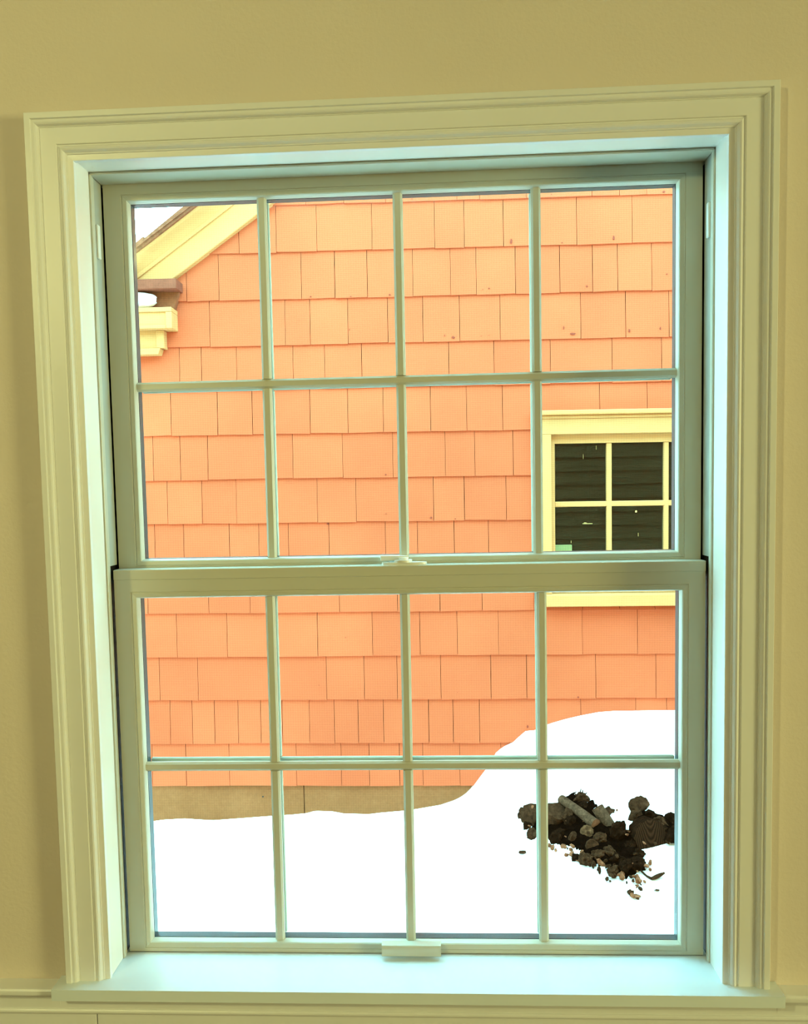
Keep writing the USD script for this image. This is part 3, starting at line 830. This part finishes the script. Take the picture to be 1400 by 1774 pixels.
for n, (k, x, y, z, r) in enumerate(PILE):
    c = np.array([x, y, z])
    if k == 'chunk':
        t = thing('wood_chunk', DARKS[n], 'wood', 'dark wood chunks of the snow pile', None, c)
        part('bark', lump(n + 1, r * 1.08, (1, .8, .85), .95), M_BARK if n % 3 else M_BARK2, t, 22)
    elif k == 'tan':
        t = thing('wood_scrap', TANS[n], 'wood', 'tan wood scraps of the snow pile', None, c)
        part('splinter', lump(n + 1, r * 1.1, (1, .55, .8), .8), M_TANWOOD, t, 30)
    elif k == 'flake':
        t = thing('bark_flake', flakes[nf], 'bark', None, None, c + np.array([0, 0, .002]))
        m = lump(n + 1, r, (1, .9, .9), .6)
        m.apply_scale([1.25, .8, .22])
        part('bark', m, M_TANWOOD if nf == 0 else M_BARK2, t, 30)
        nf += 1
    elif k in ('disc', 'pale', 'rnd', 'round', 'ridge'):
        if k == 'pale':
            nm, lb, ct = 'log_end', pales[np_], 'log'
            np_ += 1
        else:
            nm, lb, ct = SPECIAL[k]
        t = thing(nm, lb, ct, None, None, c)
        dirs = {'disc': (.10, -1, .22), 'pale': (-.5, -1, .5), 'rnd': (0, -1, .35), 'round': (-.8, -.5, .15), 'ridge': (.15, -.35, .95)}
        d = np.array(dirs[k], float)
        d /= np.linalg.norm(d)
        ln = {'disc': 1.1, 'pale': 1.5, 'rnd': 1.4, 'round': 1.5, 'ridge': 1.7}[k]
        side, ends = log_mesh(-d * r * ln * .75, d * r * ln * .45, r * .95, r * .98, n, 26, .07 if k != 'ridge' else .13)
        part('bark', side, M_BARK2 if k in ('round', 'ridge', 'rnd') else M_BARK, t, 50)
        fm = {'disc': M_RINGS, 'pale': M_PALE, 'rnd': M_BARK2, 'round': M_BARK2, 'ridge': M_BARK2}[k]
        for e in ends:
            part('cut_face', e, fm, t, 40, 'pale cut end' if k == 'pale' else None)
    elif k == 'grey':
        nm, lb, ct = SPECIAL[k]
        t = thing(nm, lb, ct, None, None, c)
        side, ends = log_mesh((-r * .6, .3 * r, r * .95), (r * .55, -.5 * r, -r * .95), r * .62, r * .7, n, 20, .12)
        part('bark', side, M_GREYLOG, t, 50)
        for e in ends:
            part('cut_face', e, M_BARK2, t, 40)
    else:
        nm, lb, ct = SPECIAL[k]
        t = thing(nm, lb, ct, None, None, c)
        part('bark', lump(n + 1, r * 1.05, (1.05, .8, .8), .75 if k == 'top' else .5), M_BARK2, t, 40)
        if k == 'top':
            sp_ = []
            for a, b in (((-.2, 0, .6), (-.1, -.1, 1.35)), ((-.5, 0, .4), (-.9, -.1, .95)), ((.3, 0, .5), (.55, -.2, .95)), ((.1, 0, .6), (.15, 0, 1.2))):
                sd, en = log_mesh(np.array(a) * r, np.array(b) * r, r * .09, r * .04, 3, 7)
                sp_ += [sd] + en
            part('spike', cat_(sp_), M_BARK2, t, 40)

# the slim log lying across the pile
la, lb_ = np.array([.532, 1.835, .466]), np.array([.628, 1.662, .437])
t = thing('log', 'slim grey-brown log lying diagonally across the wood pile in the snow', 'log', None, None, (la + lb_) / 2)
side, ends = log_mesh(la - (la + lb_) / 2, lb_ - (la + lb_) / 2, .0165, .0195, 77, 22, .06)
part('bark', side, M_GREYLOG, t, 50)
part('cut_face', ends[0], M_BARK, t, 40)
part('cut_face', ends[1], M_TANWOOD, t, 40, 'pale freshly cut lower end')
# curved twig
tw = [(.742, 1.475, .352), (.758, 1.458, .340), (.771, 1.444, .338), (.786, 1.446, .343), (.800, 1.448, .349), (.815, 1.449, .356)]
t = thing('twig', 'curved brown twig sticking out of the snow below the pile', 'twig', None, None, tw[2])
sg = []
for (a, b), r0, r1 in zip(zip(tw, tw[1:]), (.003, .0035, .005, .0075, .0065), (.0035, .005, .0075, .0065, .003)):
    sd, en = log_mesh(np.array(a) - tw[2], np.array(b) - tw[2], r0, r1, 5, 9)
    sg += [sd] + en
part('bark', cat_(sg), M_BARK2, t, 60)
# small splinters scattered over the pile and along its lower edge
rs = np.random.default_rng(31)
bits, bits2 = [], []
low = [(.47, 1.66), (.52, 1.60), (.55, 1.565), (.60, 1.50), (.64, 1.475), (.68, 1.455), (.72, 1.44), (.75, 1.47), (.70, 1.40), (.63, 1.49)]
for q in range(90):
    if q < 46:
        bx_, by_ = low[q % len(low)]
        p = np.array([bx_ + rs.normal() * .016, by_ + rs.normal() * .018])
        hh = .006 + .010 * rs.random()
    else:
        c = PILE[rs.integers(len(PILE) - 4)]
        p = np.array([c[1] + rs.normal() * .018, c[2] - c[4] * .9 + rs.normal() * .01])
        hh = None
    m = lump(200 + q, .0035 + .0065 * rs.random(), (1, .5, .8), .8, 2)
    if q < 46:
        m.apply_scale(1.35)
    z = snow_h(p[0], p[1]) + hh if hh is not None else c[3] + rs.normal() * c[4] * .5
    m.apply_translation([p[0], p[1], float(z)])
    (bits if q % 5 < (3 if q < 46 else 2) else bits2).append(m)
sp2 = thing('wood_splinters', 'tiny splinters and bark crumbs strewn over the wood pile and its lower edge', 'wood', None, 'stuff')
part('tan_splinter', cat_(bits), M_TANWOOD, sp2, 30, kind='stuff')
part('bark_crumb', cat_(bits2), M_BARK2, sp2, 30, kind='stuff')
# near-black sheet standing in for the deep shadow between the chunks
pg = Polygon(GAP_OUTLINE).buffer(-.010)
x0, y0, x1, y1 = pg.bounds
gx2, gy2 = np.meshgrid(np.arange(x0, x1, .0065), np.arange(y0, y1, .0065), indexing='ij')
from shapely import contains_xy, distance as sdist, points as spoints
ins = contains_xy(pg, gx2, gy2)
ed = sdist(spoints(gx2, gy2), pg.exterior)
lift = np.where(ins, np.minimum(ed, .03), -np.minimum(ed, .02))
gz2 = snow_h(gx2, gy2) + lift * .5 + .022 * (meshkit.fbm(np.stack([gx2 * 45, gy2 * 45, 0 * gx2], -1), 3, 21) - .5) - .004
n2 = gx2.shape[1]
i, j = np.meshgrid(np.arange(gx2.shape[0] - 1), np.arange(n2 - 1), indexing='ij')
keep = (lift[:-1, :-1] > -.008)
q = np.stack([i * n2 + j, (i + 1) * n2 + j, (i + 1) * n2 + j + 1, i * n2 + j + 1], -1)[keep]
gap_sheet = trimesh.Trimesh(np.stack([gx2, gy2, gz2], -1).reshape(-1, 3), np.vstack([q[:, [0, 1, 2]], q[:, [0, 2, 3]]]), process=False)
gap_sheet.remove_unreferenced_vertices()
tag(part('bark_mulch', gap_sheet, M_GAP_SHADE, None, True), 'dark sheet standing in for the deep shadow between the chunks of the wood pile', 'bark', None, 'stuff')
